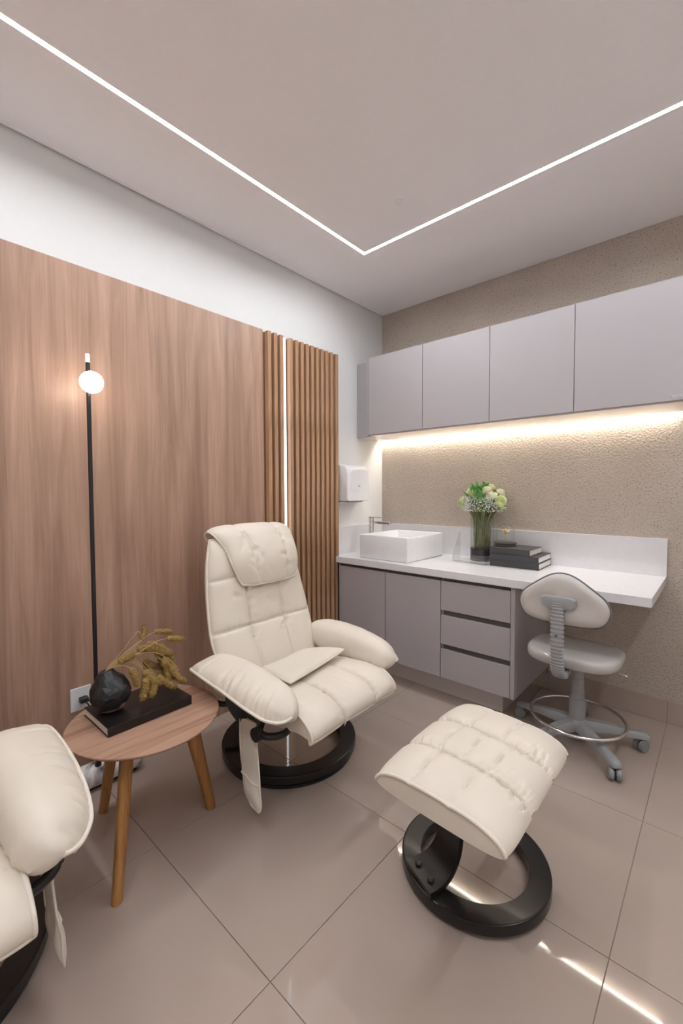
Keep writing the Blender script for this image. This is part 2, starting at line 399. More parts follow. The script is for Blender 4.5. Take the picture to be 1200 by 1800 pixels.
# ------------------------------------------------------------------ upper cabinets
UB, UTOP, UF = 1.553, 2.078, -.350
uc = thing('wall_cabinet', 'row of lilac grey wall cabinets with four flap doors under the ceiling', 'cabinet', (0, 0, 0))
X0 = .125; DW = .4235; XD = .1425
box('filler', (.0005, -.30, UB), (X0, -.282, UTOP-.005), 'greyedge', uc)
box('side_panel', (X0, UF, UB), (X0+.0165, -.002, UTOP), 'greyedge', uc)
box('side_panel', (XD+4*DW+.001, UF, UB), (XD+4*DW+.019, -.002, UTOP), 'greyedge', uc)
box('top_panel', (X0+.0165, -.332, UTOP-.018), (XD+4*DW, -.002, UTOP-.001), 'greyedge', uc, bev=0)
box('bottom_panel', (X0+.0165, -.332, UB), (XD+4*DW, -.045, UB+.018), 'plinth', uc, bev=0)
box('bottom_panel', (.0005, -.282, UB), (X0, -.045, UB+.018), 'plinth', uc, bev=0)
box('back_panel', (X0+.0165, -.062, UB+.018), (XD+4*DW, -.046, UTOP-.018), 'greyedge', uc, bev=0)
for i in range(4):
    d = box('door', (XD+i*DW+.0015, UF, UB+.006), (XD+(i+1)*DW-.0015, -.332, UTOP), 'grey', uc, bev=.001)
    if i == 3:
        bx = box('badge', (XD+4*DW-.046, UF-.0012, UB+.018), (XD+4*DW-.008, UF+.0005, UB+.027), 'chrome', d, bev=.0005)
        box('badge_line', (XD+4*DW-.041, UF-.0015, UB+.0205), (XD+4*DW-.013, UF-.001, UB+.0245), 'greyedge', bx, bev=0)
sled = thing('cabinet_led', 'warm LED strip light under the wall cabinets', 'light', (0, 0, 0))
box('profile', (.012, -.034, UB+.030), (1.80, -.010, UB+.037), 'plastic', sled, bev=0)
box('diffuser', (.014, -.032, UB+.024), (1.795, -.012, UB+.030), 'shelfled', sled, bev=0)

# ------------------------------------------------------------------ counter and base cabinets
CT = .742; CF = -.585
top = thing('countertop', 'long white stone countertop with upstand above the grey base cabinets', 'countertop', (0, 0, 0))
prism('slab', [(.0505, CF), (1.766, CF), (1.766, -.0005), (.0005, -.0005), (.0005, -.5485), (.0505, -.5485)], CT-.040, CT, 'counter', top, bev=.0012)
box('upstand', (.0165, -.016, CT), (1.767, -.0005, .932), 'counter', top, bev=.001)
box('upstand', (.0005, -.5475, CT), (.016, -.0005, .932), 'counter', top, bev=.001)
FY = -.568
def basecab(name, label, x0, x1, lp, rp):
    t = thing(name, label, 'cabinet', (0, 0, 0), group=None)
    box('side_panel', (x0, FY+.02 if not lp else FY, .14), (x0+.012, -.012, CT-.041), 'greyedge', t, bev=0)
    box('side_panel', (x1-(.02 if rp else .012), FY+.02 if not rp else FY, .14), (x1, -.012, CT-.041), 'grey' if rp else 'greyedge', t, bev=.0005)
    box('bottom_panel', (x0+.012, FY+.02, .14), (x1-.02, -.012, .156), 'greyedge', t, bev=0)
    box('back_panel', (x0+.012, -.028, .156), (x1-.02, -.012, CT-.041), 'greyedge', t, bev=0)
    return t
t1 = basecab('base_cabinet', 'grey base cabinet next to the slat screen under the white basin', .052, .441, True, False)
box('filler', (.0525, FY, .14), (.066, FY+.018, CT-.041), 'greyedge', t1, bev=.0005)
d = box('door', (.068, FY, .142), (.4395, FY+.019, .681), 'grey', t1, bev=.001)
box('finger_channel', (.068, FY+.012, .684), (.4395, FY+.03, CT-.042), 'gola', t1, bev=0)
t2 = basecab('base_cabinet', 'grey single door base cabinet between the basin cabinet and the drawers', .4415, .8165, False, False)
box('door', (.4435, FY, .142), (.8145, FY+.019, .681), 'grey', t2, bev=.001)
box('finger_channel', (.4435, FY+.012, .684), (.8145, FY+.03, CT-.042), 'gola', t2, bev=0)
t3 = basecab('drawer_cabinet', 'grey three drawer base cabinet beside the desk knee space', .817, 1.221, False, True)
for z0, z1 in ((.520, .681), (.331, .491), (.142, .302)):
    d = box('drawer', (.8195, FY, z0), (1.1985, FY+.019, z1), 'grey', t3, bev=.001)
for z0, z1 in ((.684, CT-.042), (.493, .518), (.304, .329)):
    box('finger_channel', (.8295, FY+.012, z0), (1.1985, FY+.03, z1), 'gola', t3, bev=0)
box('edge_tape', (1.2212, -.008, .118), (1.2235, -.001, CT-.042), 'yellow', t3, bev=0)
pl = box('plinth', (.052, -.450, .0005), (1.121, -.012, .1395), 'plinth', bev=.001)
setp(pl, 'pale grey recessed plinth under the base cabinets', 'plinth')

# ------------------------------------------------------------------ basin, tap, dispenser
sk = thing('vessel_sink', 'white square ceramic basin standing on the countertop', 'sink', (.385, -.305, CT))
bm = bmesh.new(); bmesh.ops.create_cube(bm, size=1)
for v in bm.verts: v.co = (v.co.x*.37, v.co.y*.43, (v.co.z+.5)*.152+.0005)
tf = [f for f in bm.faces if f.normal.z > .9][0]
bmesh.ops.inset_region(bm, faces=[tf], thickness=.018)
e = bmesh.ops.extrude_face_region(bm, geom=[tf]); nf = [g for g in e['geom'] if isinstance(g, bmesh.types.BMFace)][0]
for v in nf.verts: v.co.z -= .118; v.co.x *= .93; v.co.y *= .93
bmesh.ops.delete(bm, geom=[tf], context='FACES_ONLY') if tf.is_valid else None
bmesh.ops.bevel(bm, geom=list(bm.edges), offset=.006, segments=3, affect='EDGES', profile=.5)
bmesh.ops.recalc_face_normals(bm, faces=bm.faces)
me = bpy.data.meshes.new('bowl'); bm.to_mesh(me); bm.free(); autosmooth(link('bowl', me, 'ceramic', sk), 50)
lathe('drain', [(.022, 0), (.022, .003), (.016, .005)], 'chrome', sk, n=24, org=(0, 0, .0355))
fa = thing('faucet', 'chrome single lever tap standing behind the white basin', 'faucet', (.128, -.30, CT))
lathe('base_ring', [(.026, 0), (.026, .006), (.021, .009)], 'chrome', fa, n=28)
lathe('body', [(.019, .006), (.019, .235), (.018, .240)], 'chrome', fa, n=28)
box('spout', (.012, -.013, .205), (.165, .013, .223), 'chrome', fa, bev=.004)
lathe('aerator', [(.009, .198), (.009, .206)], 'chrome', fa, n=18, org=(.150, 0, 0))
box('lever', (-.019, -.011, .247), (.095, .011, .254), 'chrome', fa, bev=.003)
lathe('cartridge', [(.018, .240), (.018, .247)], 'chrome', fa, n=24)
dp = thing('towel_dispenser', 'white plastic paper towel dispenser on the wall beside the slats', 'dispenser', (0, -.42, 1.108))
hw = .116; D = .115; Hh = .245
prof = cr([(0, 0), (D*.9, 0), (D, .02), (D, .13), (D*.99, .19), (D*.9, .225), (D*.66, .243), (D*.3, .246), (0, .24)], 40)
secs = []
for yy, s in ((-hw, .93), (-hw+.004, .975), (-hw+.012, 1), (hw-.012, 1), (hw-.004, .975), (hw, .93)):
    secs.append([(.001+max(0, x)*s, yy, Hh/2+(z-Hh/2)*s) for x, z in prof])
autosmooth(loft('cover', secs, 'plastic', dp), 35)
prism('back_plate', [(.0005, -hw-.003), (.03, -hw-.003), (.03, hw+.003), (.0005, hw+.003)], .004, Hh-.02, 'plastic', dp, bev=.004)
pn = cr([(-.075, .205), (.075, .205), (.082, .15), (.082, .085), (.055, .072), (0, .067), (-.055, .072), (-.082, .085), (-.082, .15)], 60, True)
mesh('front_panel', [(D+.0035, y, z) for y, z in pn]+[(D-.004, y*1.03, z) for y, z in pn], [tuple(range(60))]+[(i, (i+1) % 60, 60+(i+1) % 60, 60+i) for i in range(60)], 'plastic', dp)
lg = [(.0095*math.cos(t), .0062*math.sin(t)) for t in np.linspace(0, 2*PI, 20, endpoint=False)]
mesh('emblem', [(D+.0046, y, .10+z) for y, z in lg]+[(D+.003, y, .10+z) for y, z in lg], [tuple(range(20))]+[(i, (i+1) % 20, 20+(i+1) % 20, 20+i) for i in range(20)], 'plasticgrey', dp)
mesh('emblem_inset', [(D+.0052, y*.55+.001, .10+z*.5) for y, z in lg]+[(D+.0044, y*.55+.001, .10+z*.5) for y, z in lg], [tuple(range(20))]+[(i, (i+1) % 20, 20+(i+1) % 20, 20+i) for i in range(20)], 'plastic', dp)
box('tear_bar', (.045, -.085, -.008), (.098, .06, .003), 'plasticgrey', dp, bev=.001)
box('tray', (.002, -hw, -.014), (.07, .055, -.007), 'plastic', dp, bev=.002)

# ------------------------------------------------------------------ recliner chairs
def prof_interp(tab):
    t = np.array(tab, float); d = cr(t, 200); zs = d[:, 0]
    o = np.argsort(zs); return lambda z: [np.interp(z, zs[o], d[o, k]) for k in range(1, t.shape[1])]
def make_recliner(label):
    root = thing('recliner_chair', label, 'armchair', (0, 0, 0))
    A = (.043, -.073)                                   # upper chair sits slightly off the ring's centre
    def L(f, l, z): return (f+A[0], l+A[1], z)
    # --- base ring, turntable and bent pedestal
    lathe('base_ring', [(.236, .024), (.236, .0572), (.2368, .058), (.2378, .058), (.2968, .058), (.298, .058), (.3015, .0565), (.303, .0535), (.303, .0525), (.303, .028), (.303, .027), (.300, .024), (.236, .024)], 'blackwood', root, n=96, cap=False)
    lathe('turntable', [(.245, .0005), (.245, .020), (.282, .020), (.286, .014), (.290, .012), (.290, .0005), (.245, .0005)], 'black', root, n=96, cap=False)
    path = cr([(-.285, .061), (-.235, .062), (-.180, .078), (-.135, .125), (-.115, .19), (-.085, .245), (-.02, .272), (.08, .275)], 40)
    ang = math.radians(-128); ca, sa = math.cos(ang), math.sin(ang)
    secs = []
    for i, (s, z) in enumerate(path):
        a = path[max(i-1, 0)]; b = path[min(i+1, 40)]; t = np.array(b)-np.array(a); t /= np.linalg.norm(t); nx, nz = -t[1], t[0]
        q = i/40; wd = .075-.012*math.sin(q*PI); th = .011
        sec = []
        for y, h in ((-wd, -th), (-wd-.002, 0), (-wd, th), (wd, th), (wd+.002, 0), (wd, -th)):
            r = -(s+nx*h); sec.append((r*ca-y*sa, r*sa+y*ca, z+nz*h))
        secs.append(sec)
    loft('pedestal', secs, 'blackwood', root)
    box('seat_mount', (-.16+A[0], -.15+A[1], .285), (.20+A[0], .15+A[1], .325), 'black', root, bev=.01)
    box('swivel_block', (-.07, -.07, .262), (.07, .07, .29), 'black', root, bev=.006)
    # --- backrest
    tab = prof_interp([(.33, -.03, .25), (.42, -.075, .262), (.55, -.135, .278), (.70, -.180, .268), (.85, -.214, .252), (.98, -.236, .228)])
    zb0, zb1 = .35, .978
    def bmid(u, v):
        z = zb0+(v+1)/2*(zb1-zb0); f, wd = tab(z); return L(f+.018*u*u, u*wd, z)
    vs1 = lambda z: (z-zb0)/(zb1-zb0)*2-1
    seams_v = [vs1(.585), vs1(.80)]; seams_u = [-.34, .36]
    bc = Creases()
    for su in seams_u:
        for sv in seams_v: bc.seam((su, sv-.22), (su, sv+.22), 7, .13, .014, .0042, .5)
        bc.seam((su, -.8), (su, .9), 9, .10, .014, .0018, .5)
    for sv in seams_v: bc.seam((-.9, sv), (.9, sv), 10, .06, .016, .0022, .4)
    for q in ((-.30, .18, .28, .34), (-.32, .06, .10, .16), (-.62, .17, -.36, .10), (.38, .30, .75, .50), (.40, .12, .80, .30), (.40, .42, .70, .58), (.05, .02, .33, -.06)): bc.add(*q, .035, .0045)
    bc.done()
    def bfront(u, v):
        t = .058*pil(u, v, 5, .5)
        for su in seams_u:
            d = u-su; t -= .012*groove(d, .014)+.005*groove(d, .10)
        for sv in seams_v:
            d = v-sv; t -= .012*groove(d, .009)+.005*groove(d, .06)
        t -= min(bc(u, v)*min(1, 4*pil(u, v, 4, 1)), .4*t)
        return max(.001, t)
    bk, rim = cushion('backrest', 90, 120, bmid, bfront, lambda u, v: .045*pil(u, v, 6, .4), 'leather', root, k=.16)
    tube('piping', rim, .0055, 'piping', bk, n=8, closed=True)
    ev = o_ev[bk.name]; rg_ = np.linspace(-.93, .93, 90)
    for su in seams_u: tube('stitching', [ev(su, v) for v in rg_], .0011, 'seam', bk, n=5)
    for sv in seams_v: tube('stitching', [ev(u, sv) for u in rg_], .0011, 'seam', bk, n=5)
    # --- headrest flap folded over the top edge
    hp = cr([(-.276, .955), (-.276, .972), (-.266, .988), (-.240, .998), (-.198, .985), (-.160, .935), (-.128, .86), (-.112, .762)], 80)
    def hmid(u, v):
        s = (v+1)/2*80; s = min(max(s, -.5), 80.5); i = int(min(max(math.floor(s), 0), 79)); g = s-i
        p = hp[i]*(1-g)+hp[i+1]*g
        q = min(max((v-.05)/.5, 0), 1); q = q*q*(3-2*q)
        e_ = max(0, (v-.55)/.45)**2.2; lo = -.205+.035*q+.055*e_; hi = .228-.030*e_
        return L(p[0]-.012*(u*u), (lo+hi)/2+u*(hi-lo)/2, p[1]-.012*u*u*q)
    hc = Creases()
    for su in (-.42, .55):
        hc.seam((su, -.1), (su, .85), 11, .24, .030, .0026, .5)
    for q in ((-.42, .25, -.75, .55), (.55, -.2, .15, -.35), (.6, .0, .92, .25), (.55, .35, .15, .3), (-.4, .5, -.05, .85)): hc.add(*q, .04, .0042)
    hc.done()
    def hfront(u, v):
        t = .030*pil(u, v, 4, .5)
        for su in (-.42, .55):
            d = u-su; t -= (.008*groove(d, .035)+.004*groove(d, .13))*groove(v-.35, .75)
        t -= min(hc(u, v)*min(1, 4*pil(u, v, 4, 1)), .45*t)
        return max(.001, t)
    hd, rim = cushion('headrest', 72, 90, hmid, lambda u, v: .010*pil(u, v, 6, .4), hfront, 'leather', root, k=.28)
    tube('piping', rim, .0048, 'piping', hd, n=8, closed=True)
    ev = o_ev[hd.name]
    for su in (-.42, .55): tube('stitching', [ev(su, v, 1) for v in np.linspace(-.35, .90, 70)], .0010, 'seam', hd, n=5)
    # --- seat: fore-aft profile swept across the width
    sw = .249
    base = [(-.16, .345), (-.165, .385), (-.10, .418), (.03, .424), (.17, .432), (.29, .438), (.375, .425), (.425, .392), (.437, .360), (.418, .343), (.36, .345), (.20, .328), (.0, .325), (-.12, .330)]
    bp = cr(base, 144, True); secs = []; nl = 121; ls_ = np.linspace(-1, 1, nl); ls_ = np.sign(ls_)*(1-(1-np.abs(ls_))**1.5)
    sc_ = Creases()
    for s in (-.088, .105): sc_.seam((4.6, s*20), (8.6, s*20), 11, .55, .11, .0050, .35); sc_.seam((3, s*20), (5, s*20), 3, .4, .12, .002, .35)
    sc_.add(5.2, .2, 6.6, 1.0, .2, .003).add(5.5, -4, 6.8, -3.0, .2, .003).done()
    for q in ls_:
        l = q*sw; sec = []
        sm = sum(groove(l-s, .006)*.9+groove(l-s, .035)*.55 for s in (-.088, .105))
        for i, (f, z) in enumerate(bp):
            up = 1 if 2 <= i*14/144 <= 9 else 0
            f2, z2 = f, z
            front = max(0, min(1, (f-.12)/.25))
            dz = 0
            if up:
                dz -= .010*sm*(.35+front)
                dz -= sc_(i*14/144, l*20)
                dz -= .016*abs(q)**6
                dz -= .0055*groove(f-.13, .018)
                dz += .006*(1-q*q)
            if f > .33: f2 -= .010*sm+.02*abs(q)**8; 
            if z < .36 and f > .36: dz += .012*sm-.004*(1-q*q)
            sec.append(L(f2, l, z2+dz))
        secs.append(sec)
    st = loft('seat', secs, 'leather', root)
    k0, k1 = int(144*4.2/14), int(144*8.7/14)
    pth = [secs[0][i] for i in range(k0, k1)]+[secs[j][k1] for j in range(0, nl)]+[secs[-1][i] for i in range(k1-1, k0, -1)]
    tube('piping', pth, .0055, 'piping', st, n=8)
    for s_ in (-.088, .105):
        j = int(np.argmin(np.abs(ls_*sw-s_))); tube('stitching', [np.array(secs[j][i])+np.array((.0003, 0, .0006)) for i in range(int(144*2.4/14), int(144*8.4/14))], .0011, 'seam', st, n=5)
    i = int(np.argmin([abs(f-.13)+(9 if z < .40 else 0) for f, z in bp])); tube('stitching', [np.array(sc2[i])+np.array((0, 0, .0006)) for sc2 in secs[6:-6]], .0010, 'seam', st, n=5)
    # --- loose pad on the seat
    cc = [L(*c) for c in ((.055, -.158, .452), (.021, .092, .458), (.185, .209, .470), (.234, -.179, .458))]
    cc = [np.array(c) for c in cc]
    def pmid(u, v):
        a, b = (u+1)/2, (v+1)/2
        return (cc[0]*(1-a)+cc[3]*a)*(1-b)+(cc[1]*(1-a)+cc[2]*a)*b+np.array((0, 0, .006*(1-u*u)))
    pd, rim = cushion('seat_pad', 30, 30, pmid, lambda u, v: .017*pil(u, v, 5, .5), lambda u, v: .014*pil(u, v, 5, .5), 'leather', root, k=.22)
    tube('piping', rim, .0042, 'piping', pd, n=6, closed=True)
    # --- arms
    for sg in (-1, 1):
        st_f = [-.125, -.1205, -.105, -.07, -.03, .03, .10, .17, .24, .29, .326, .352, .371, .382, .3858]
        crest = [.478, .496, .514, .530, .539, .543, .543, .538, .528, .518, .507, .497, .490, .486, .484]
        pipz = [.476, .484, .492, .497, .497, .492, .485, .474, .459, .447, .436, .427, .421, .418, .416]
        pipl = [.330, .362, .384, .396, .400, .402, .402, .400, .395, .387, .377, .367, .360, .354, .350]
        innl = [.290, .262, .245, .236, .230, .226, .225, .226, .229, .232, .235, .238, .240, .242, .244]
        bot = [.468, .448, .433, .420, .412, .406, .403, .401, .399, .397, .396, .395, .395, .395, .395]
        nst = 150; T_ = np.linspace(0, 1, nst); src = np.linspace(0, 1, len(st_f)); secs = []; pipe = []
        def it(a): d = cr([[x] for x in a], nst-1)[:, 0]; return d
        F, CZ, PZ, PL, IL, BT = map(it, (st_f, crest, pipz, pipl, innl, bot))
        ac = Creases()
        for k in range(17):
            f0 = .10+.285*(k+.5*RNG.rand())/17; d0 = .0025+.0045*RNG.rand(); ac.add(f0*20, 7.1, f0*20-.5*RNG.rand()+.1, 7.0-.8-1.3*RNG.rand(), .10+.05*RNG.rand(), d0)
        for k in range(8):
            f0 = -.08+.16*k/8; ac.add(f0*20, 7.1, f0*20+.3*RNG.randn(), 6.2, .12, .002)
        for f0 in (-.02, .12): ac.add(f0*20, 6.4, f0*20+.3, 3.2, .10, .003)
        for k in range(5): f0 = .2+.04*k; ac.add(f0*20, 1.0, f0*20+.4*RNG.randn(), 2.4, .12, .003)
        ac.done()
        for i in range(nst):
            f, c, pz, plx, il, b = F[i], CZ[i], PZ[i], PL[i], IL[i], BT[i]; wd = plx-il; h = c-b; es = math.sqrt(max(.0004, 1-max(0, (f-.312)/.0740)**2))*math.sqrt(max(.0004, 1-max(0, (-.085-f)/.0405)**2))
            ctrl = [(il+.15*wd, b), (il+.01*wd, b+.25*h), (il, b+.55*h), (il+.10*wd, b+.86*h), (il+.33*wd, c), (il+.62*wd, c-.10*(c-pz)-.002), (il+.88*wd, c-.48*(c-pz)), (plx, pz), (plx-.10*wd, pz-.012*min(1, wd/.1)), (il+.6*wd, min(pz, b+.12*h)), (il+.38*wd, b)]
            s = cr(ctrl, 66, True); sec = []
            fr = max(0, (f-.12)/.28)
            for k, (l, z) in enumerate(s):
                kk = k/6; wv = -ac(f*20, kk)
                zc = .442 if f > .1 else .487; l = .305+(l-.305)*es; z = zc+(z-zc)*es
                sec.append(L(f, sg*(l+wv*.4), z+wv))
            secs.append(sec); zc = .442 if f > .1 else .487; pipe.append(L(f, sg*(.305+(plx+.001-.305)*es), zc+(pz-zc)*es))
        am = loft('armrest', secs, 'leather', root)
        tube('piping', pipe, .0052, 'piping', am, n=8)
        # bracket below the arm
        poly = cr([(.03, .485), (.155, .485), (.158, .40), (.152, .345), (.125, .330), (.075, .345), (.04, .375), (.03, .42)], 40, True)
        y0, y1 = sg*.262, sg*.292
        vs = [L(f, y0, z) for f, z in poly]+[L(f, y1+sg*.03*(1 if 1 else 0), z) for f, z in poly]
        br = mesh('arm_bracket', vs, [tuple(range(40)), tuple(range(40, 80))]+[(i, (i+1) % 40, 40+(i+1) % 40, 40+i) for i in range(40)], 'blackwood', root)
        tube('recline_knob_arm', cr([L(-.01, sg*.25, .36), L(.0, sg*.30, .355), L(-.04, sg*.33, .365), L(-.06, sg*.335, .385)], 16), .011, 'black', root, n=10)
        # lever and pocket
        lv = tube('lever', cr([L(.24, sg*.10, .335), L(.27, sg*.19, .332), L(.30, sg*.27, .335), L(.275, sg*.318, .338), L(.235, sg*.322, .338)], 24), .0125, 'black', root, n=12)
        kn = [L(.232, sg*.342, .336), L(.232, sg*.318, .336)]
        lk = tube('knob', [kn[0], kn[1]], .024, 'black', root, n=24)
        ph = cr([(.360, .165), (.31, .170), (.24, .180), (.17, .194), (.12, .206), (.082, .214)], 40)     # z, f
        vs = []
        wdt = lambda q: .058+.010*math.sin(q*PI)-.016*max(0, (q-.86)/.14)**2
        secs = []
        for i, (z, f) in enumerate(ph):
            q = i/40; wd = wdt(q)*.74; thk = .004+.010*math.exp(-((q-.80)/.17)**2)
            lat = sg*(.318+.020*q); sec = []
            for j in range(16):
                t = 2*PI*j/16; rip = .0035*math.sin(t*5+2+q*9)*math.exp(-((q-.66)/.12)**2)
                sec.append(L(f+wd*math.copysign(abs(math.cos(t))**.8, math.cos(t)), lat+sg*(thk*math.sin(t)+rip), z+.01*q*math.cos(t)*-1.5))
            secs.append(sec)
        pk = loft('side_pocket', secs, 'leather', root); pk['hang'] = sg
        tube('piping', [s[0] for s in secs]+[s[4] for s in secs[-1:]]+[s[8] for s in secs[::-1]], .0032, 'piping', pk, n=6)
        i6 = 25; tube('pocket_hem', [np.array(secs[i6][j])+np.array((0, sg*.0015, 0)) for j in ([0, 1, 2, 3, 4, 5, 6, 7, 8] if sg > 0 else [0, 1, 2, 3, 4, 5, 6, 7, 8])], .0028, 'piping', pk, n=6)
    return root
rec = make_recliner('cream leather recliner armchair with headrest flap standing right of the round table')
rec.location = (.500, -1.396, 0); rec.rotation_euler = (0, 0, .022); rec['group'] = 'cream leather recliners'
rec2 = copytree(rec)
for ro_, keep in ((rec, -1), (rec2, 1)):                # the pocket hangs on one arm only
    for ch in list(ro_.children):
        if 'hang' in ch:
            if ch['hang'] != keep:
                for g in list(ch.children): bpy.data.objects.remove(g)
                bpy.data.objects.remove(ch)
            else: del ch['hang']
rec2.location = (.556, -2.664, 0); rec2.rotation_euler = (0, 0, 0.0)
rec2['label'] = 'cream leather recliner armchair cut off by the left edge of the photo'

# ------------------------------------------------------------------ ottoman
ot = thing('ottoman', 'cream leather footstool with quilted cushion on black ring base', 'footstool', (1.416, -1.448, 0))
lathe('base_ring', [(.160, .012), (.160, .0442), (.1608, .045), (.1618, .045), (.2145, .045), (.2155, .045), (.2188, .0436), (.220, .0405), (.220, .0395), (.220, .016), (.220, .015), (.217, .012), (.160, .012)], 'blackwood', ot, n=90, cap=False)
for a in (20, 100, 190, 285):
    a = math.radians(a); lathe('foot_pad', [(.013, .0003), (.013, .0125)], 'rubber', ot, n=18, org=(.19*math.cos(a), .19*math.sin(a), 0))
path = cr([(.212, .0535), (.168, .0545), (.130, .070), (.100, .110), (.088, .165), (.082, .225), (.045, .275), (-.03, .298), (-.09, .302)], 44)
ang = math.radians(-113); ca, sa = math.cos(ang), math.sin(ang); secs = []
for i, (s, z) in enumerate(path):
    a = path[max(i-1, 0)]; b = path[min(i+1, 44)]; t = np.array(b)-np.array(a); t /= np.linalg.norm(t); nx, nz = -t[1], t[0]
    q = i/44; wd = .062-.016*math.sin(q*PI)**1.5; th = .008; sec = []
    for y, h in ((-wd, -th), (-wd-.0015, 0), (-wd, th), (wd, th), (wd+.0015, 0), (wd, -th)):
        r = s+nx*h; sec.append((r*ca-y*sa, r*sa+y*ca, z+nz*h))
    secs.append(sec)
ped = loft('pedestal', secs, 'blackwood', ot)
for y in (-.030, .030):
    r = .186; lathe('bolt', [(.009, 0), (.009, .004), (.006, .007), (.0015, .0075)], 'black', ped, n=18, org=(r*ca-y*sa, r*sa+y*ca, .062))
OX, OY = .040, -.075
box('cushion_bracket', (OX-.11, OY-.12, .302), (OX+.10, OY+.12, .335), 'black', ot, bev=.006)
tilt = -.05
oa, obn = .186, .245
def omid(u, v):
    x = u*oa; y = v*obn; return (OX+x, OY+y, .380+tilt*x-.02*v*v*0+.010*(1-v*v))
oc = Creases()
for sv in (-.34, .34):
    oc.seam((-.95, sv), (.95, sv), 26, .10, .014, .0046, .25); oc.seam((.45, sv), (.98, sv), 11, .16, .016, .0060, .2); oc.seam((-.98, sv), (-.6, sv), 6, .12, .016, .0045, .2)
oc.done()
def otop(u, v):
    av = abs(v)
    t = .062*max(0, 1-abs(u)**3.4)**.58
    for sv in (-.34, .34):
        d = v-sv; t -= (.012*groove(d, .012)+.010*groove(d, .075))*(.5+.5*max(0, 1-abs(u)**4))
    t -= min(oc(u, v)*max(0, 1-abs(u)**10), .4*max(t, 0))
    for row, us in enumerate(((-.36, .26), (-.42, -.02, .40), (-.30, .24))):
        c0 = (-.68, 0, .68)[row]
        for su in us:
            on = 1 if abs(v-c0) < .28 else max(0, 1-(abs(v-c0)-.28)/.07)
            t -= (.0075*groove(u-su-.10*(v-c0), .012)+.005*groove(u-su-.10*(v-c0), .07))*on
    return max(.002, t)
def obot(u, v): return .020*max(0, 1-abs(u)**4)**.5
# cushion: lens-shaped cross sections along its length, flat end panels
nu = 90; nv = 180; V = np.linspace(-1, 1, nv); V = np.sign(V)*(1-(1-np.abs(V))**1.5); secs = []
Us = -np.cos(np.linspace(0, PI, nu))
for v in V:
    endk = .74+.26*max(0, 1-abs(v)**6)**.5
    wv = 1-.05*abs(v)**8-.030*sum(groove(v-sv, .05) for sv in (-.34, .34))+.006*math.sin(v*70)*sum(groove(abs(v-sv)-.05, .06) for sv in (-.34, .34))
    sec = []
    for u in Us: x, y, z = omid(u*wv, v); sec.append((x, y, z+otop(u, v)*endk))
    for u in Us[::-1][1:-1]: x, y, z = omid(u*wv, v); sec.append((x, y, z-obot(u, v)*(.6+.4*endk)))
    secs.append(sec)
cu = loft('cushion', secs, 'leather', ot)
for sv in (-.34, .34):
    j = int(np.argmin(np.abs(V-sv))); tube('stitching', [np.array(q)+np.array((0, 0, .0005)) for q in secs[j][4:nu-4]], .0011, 'seam', cu, n=5)
for row, us in enumerate(((-.36, .26), (-.42, -.02, .40), (-.30, .24))):
    c0 = (-.68, 0, .68)[row]
    for su in us:
        pts = []
        for v in np.linspace(c0-.27, c0+.27, 24):
            u = su+.10*(v-c0); ek = .74+.26*max(0, 1-abs(v)**6)**.5; x, y, z = omid(u*(1-.05*abs(v)**8-.030*sum(groove(v-q, .05) for q in (-.34, .34))), v)
            pts.append(np.array((x, y, z+otop(u, v)*ek+.0003)))
        tube('stitching', cr(pts, 30), .0009, 'seam', cu, n=5)
for s in (secs[0], secs[-1]):
    tube('piping', s[:nu], .0050, 'piping', cu, n=8)

# ------------------------------------------------------------------ round side table
tb = thing('side_table', 'small round wooden side table on three splayed legs', 'table', (.530, -2.062, 0))
TZ = .420
lathe('table_top', [(.20, TZ-.018), (.226, TZ-.014), (.236, TZ-.005), (.2365, TZ-.002), (.235, TZ)], 'tabletop', tb, n=96)
for fx, fy in ((.698, -2.228), (.572, -1.848), (.292, -2.122)):
    bx, by = fx-.530, fy+2.062; tx, ty = bx*.62, by*.62
    secs = []; nr = math.hypot(bx, by); dx, dy = bx/nr, by/nr
    for q in np.linspace(0, 1, 12):
        cx, cy, z = tx+(bx-tx)*q, ty+(by-ty)*q, (TZ-.018)*(1-q)+.001
        ra, rt = .030*(1-q)+.017*q, .019*(1-q)+.015*q
        secs.append([(cx+ra*math.cos(t)*dx-rt*math.sin(t)*dy, cy+ra*math.cos(t)*dy+rt*math.sin(t)*dx, z) for t in np.linspace(0, 2*PI, 20, endpoint=False)])
    loft('leg', secs, 'legwood', tb)
bk = thing('art_book', 'thick black coffee table book lying on the round side table', 'book', (.474, -2.060, TZ), math.radians(.6))
bw, bl, bt = .100, .140, .030
box('cover', (-bw, -bl, .0005), (bw, bl, .0035), 'bookblack', bk, bev=.0008)
box('cover', (-bw, -bl, bt-.003), (bw, bl, bt), 'bookblack', bk, bev=.0008)
box('spine', (bw-.003, -bl, .0005), (bw+.001, bl, bt), 'bookblack', bk, bev=.001)
box('pages', (-bw+.004, -bl+.003, .0036), (bw-.003, bl-.003, bt-.0031), 'paper', bk, bev=0)
vz = TZ+bt
bv = thing('carved_vase', 'small faceted black bulb vase standing on the black book', 'vase', (.468, -2.139, vz))
prof = [(.020, 0), (.034, .003), (.046, .016), (.055, .029), (.061, .042), (.0635, .055), (.062, .068), (.057, .081), (.049, .094), (.040, .107), (.031, .119), (.023, .128), (.018, .132), (.013, .130)]
rows = len(prof); nn = 18; vs = []; fs = []
for k, (r, z) in enumerate(prof):
    for i in range(nn):
        t = 2*PI*(i+.5*(k % 2))/nn; j = 1+.028*RNG.randn() if 1 < k < rows-2 else 1
        vs.append((r*j*math.cos(t), r*j*math.sin(t), z+(.002*RNG.randn() if 1 < k < rows-2 else 0)))
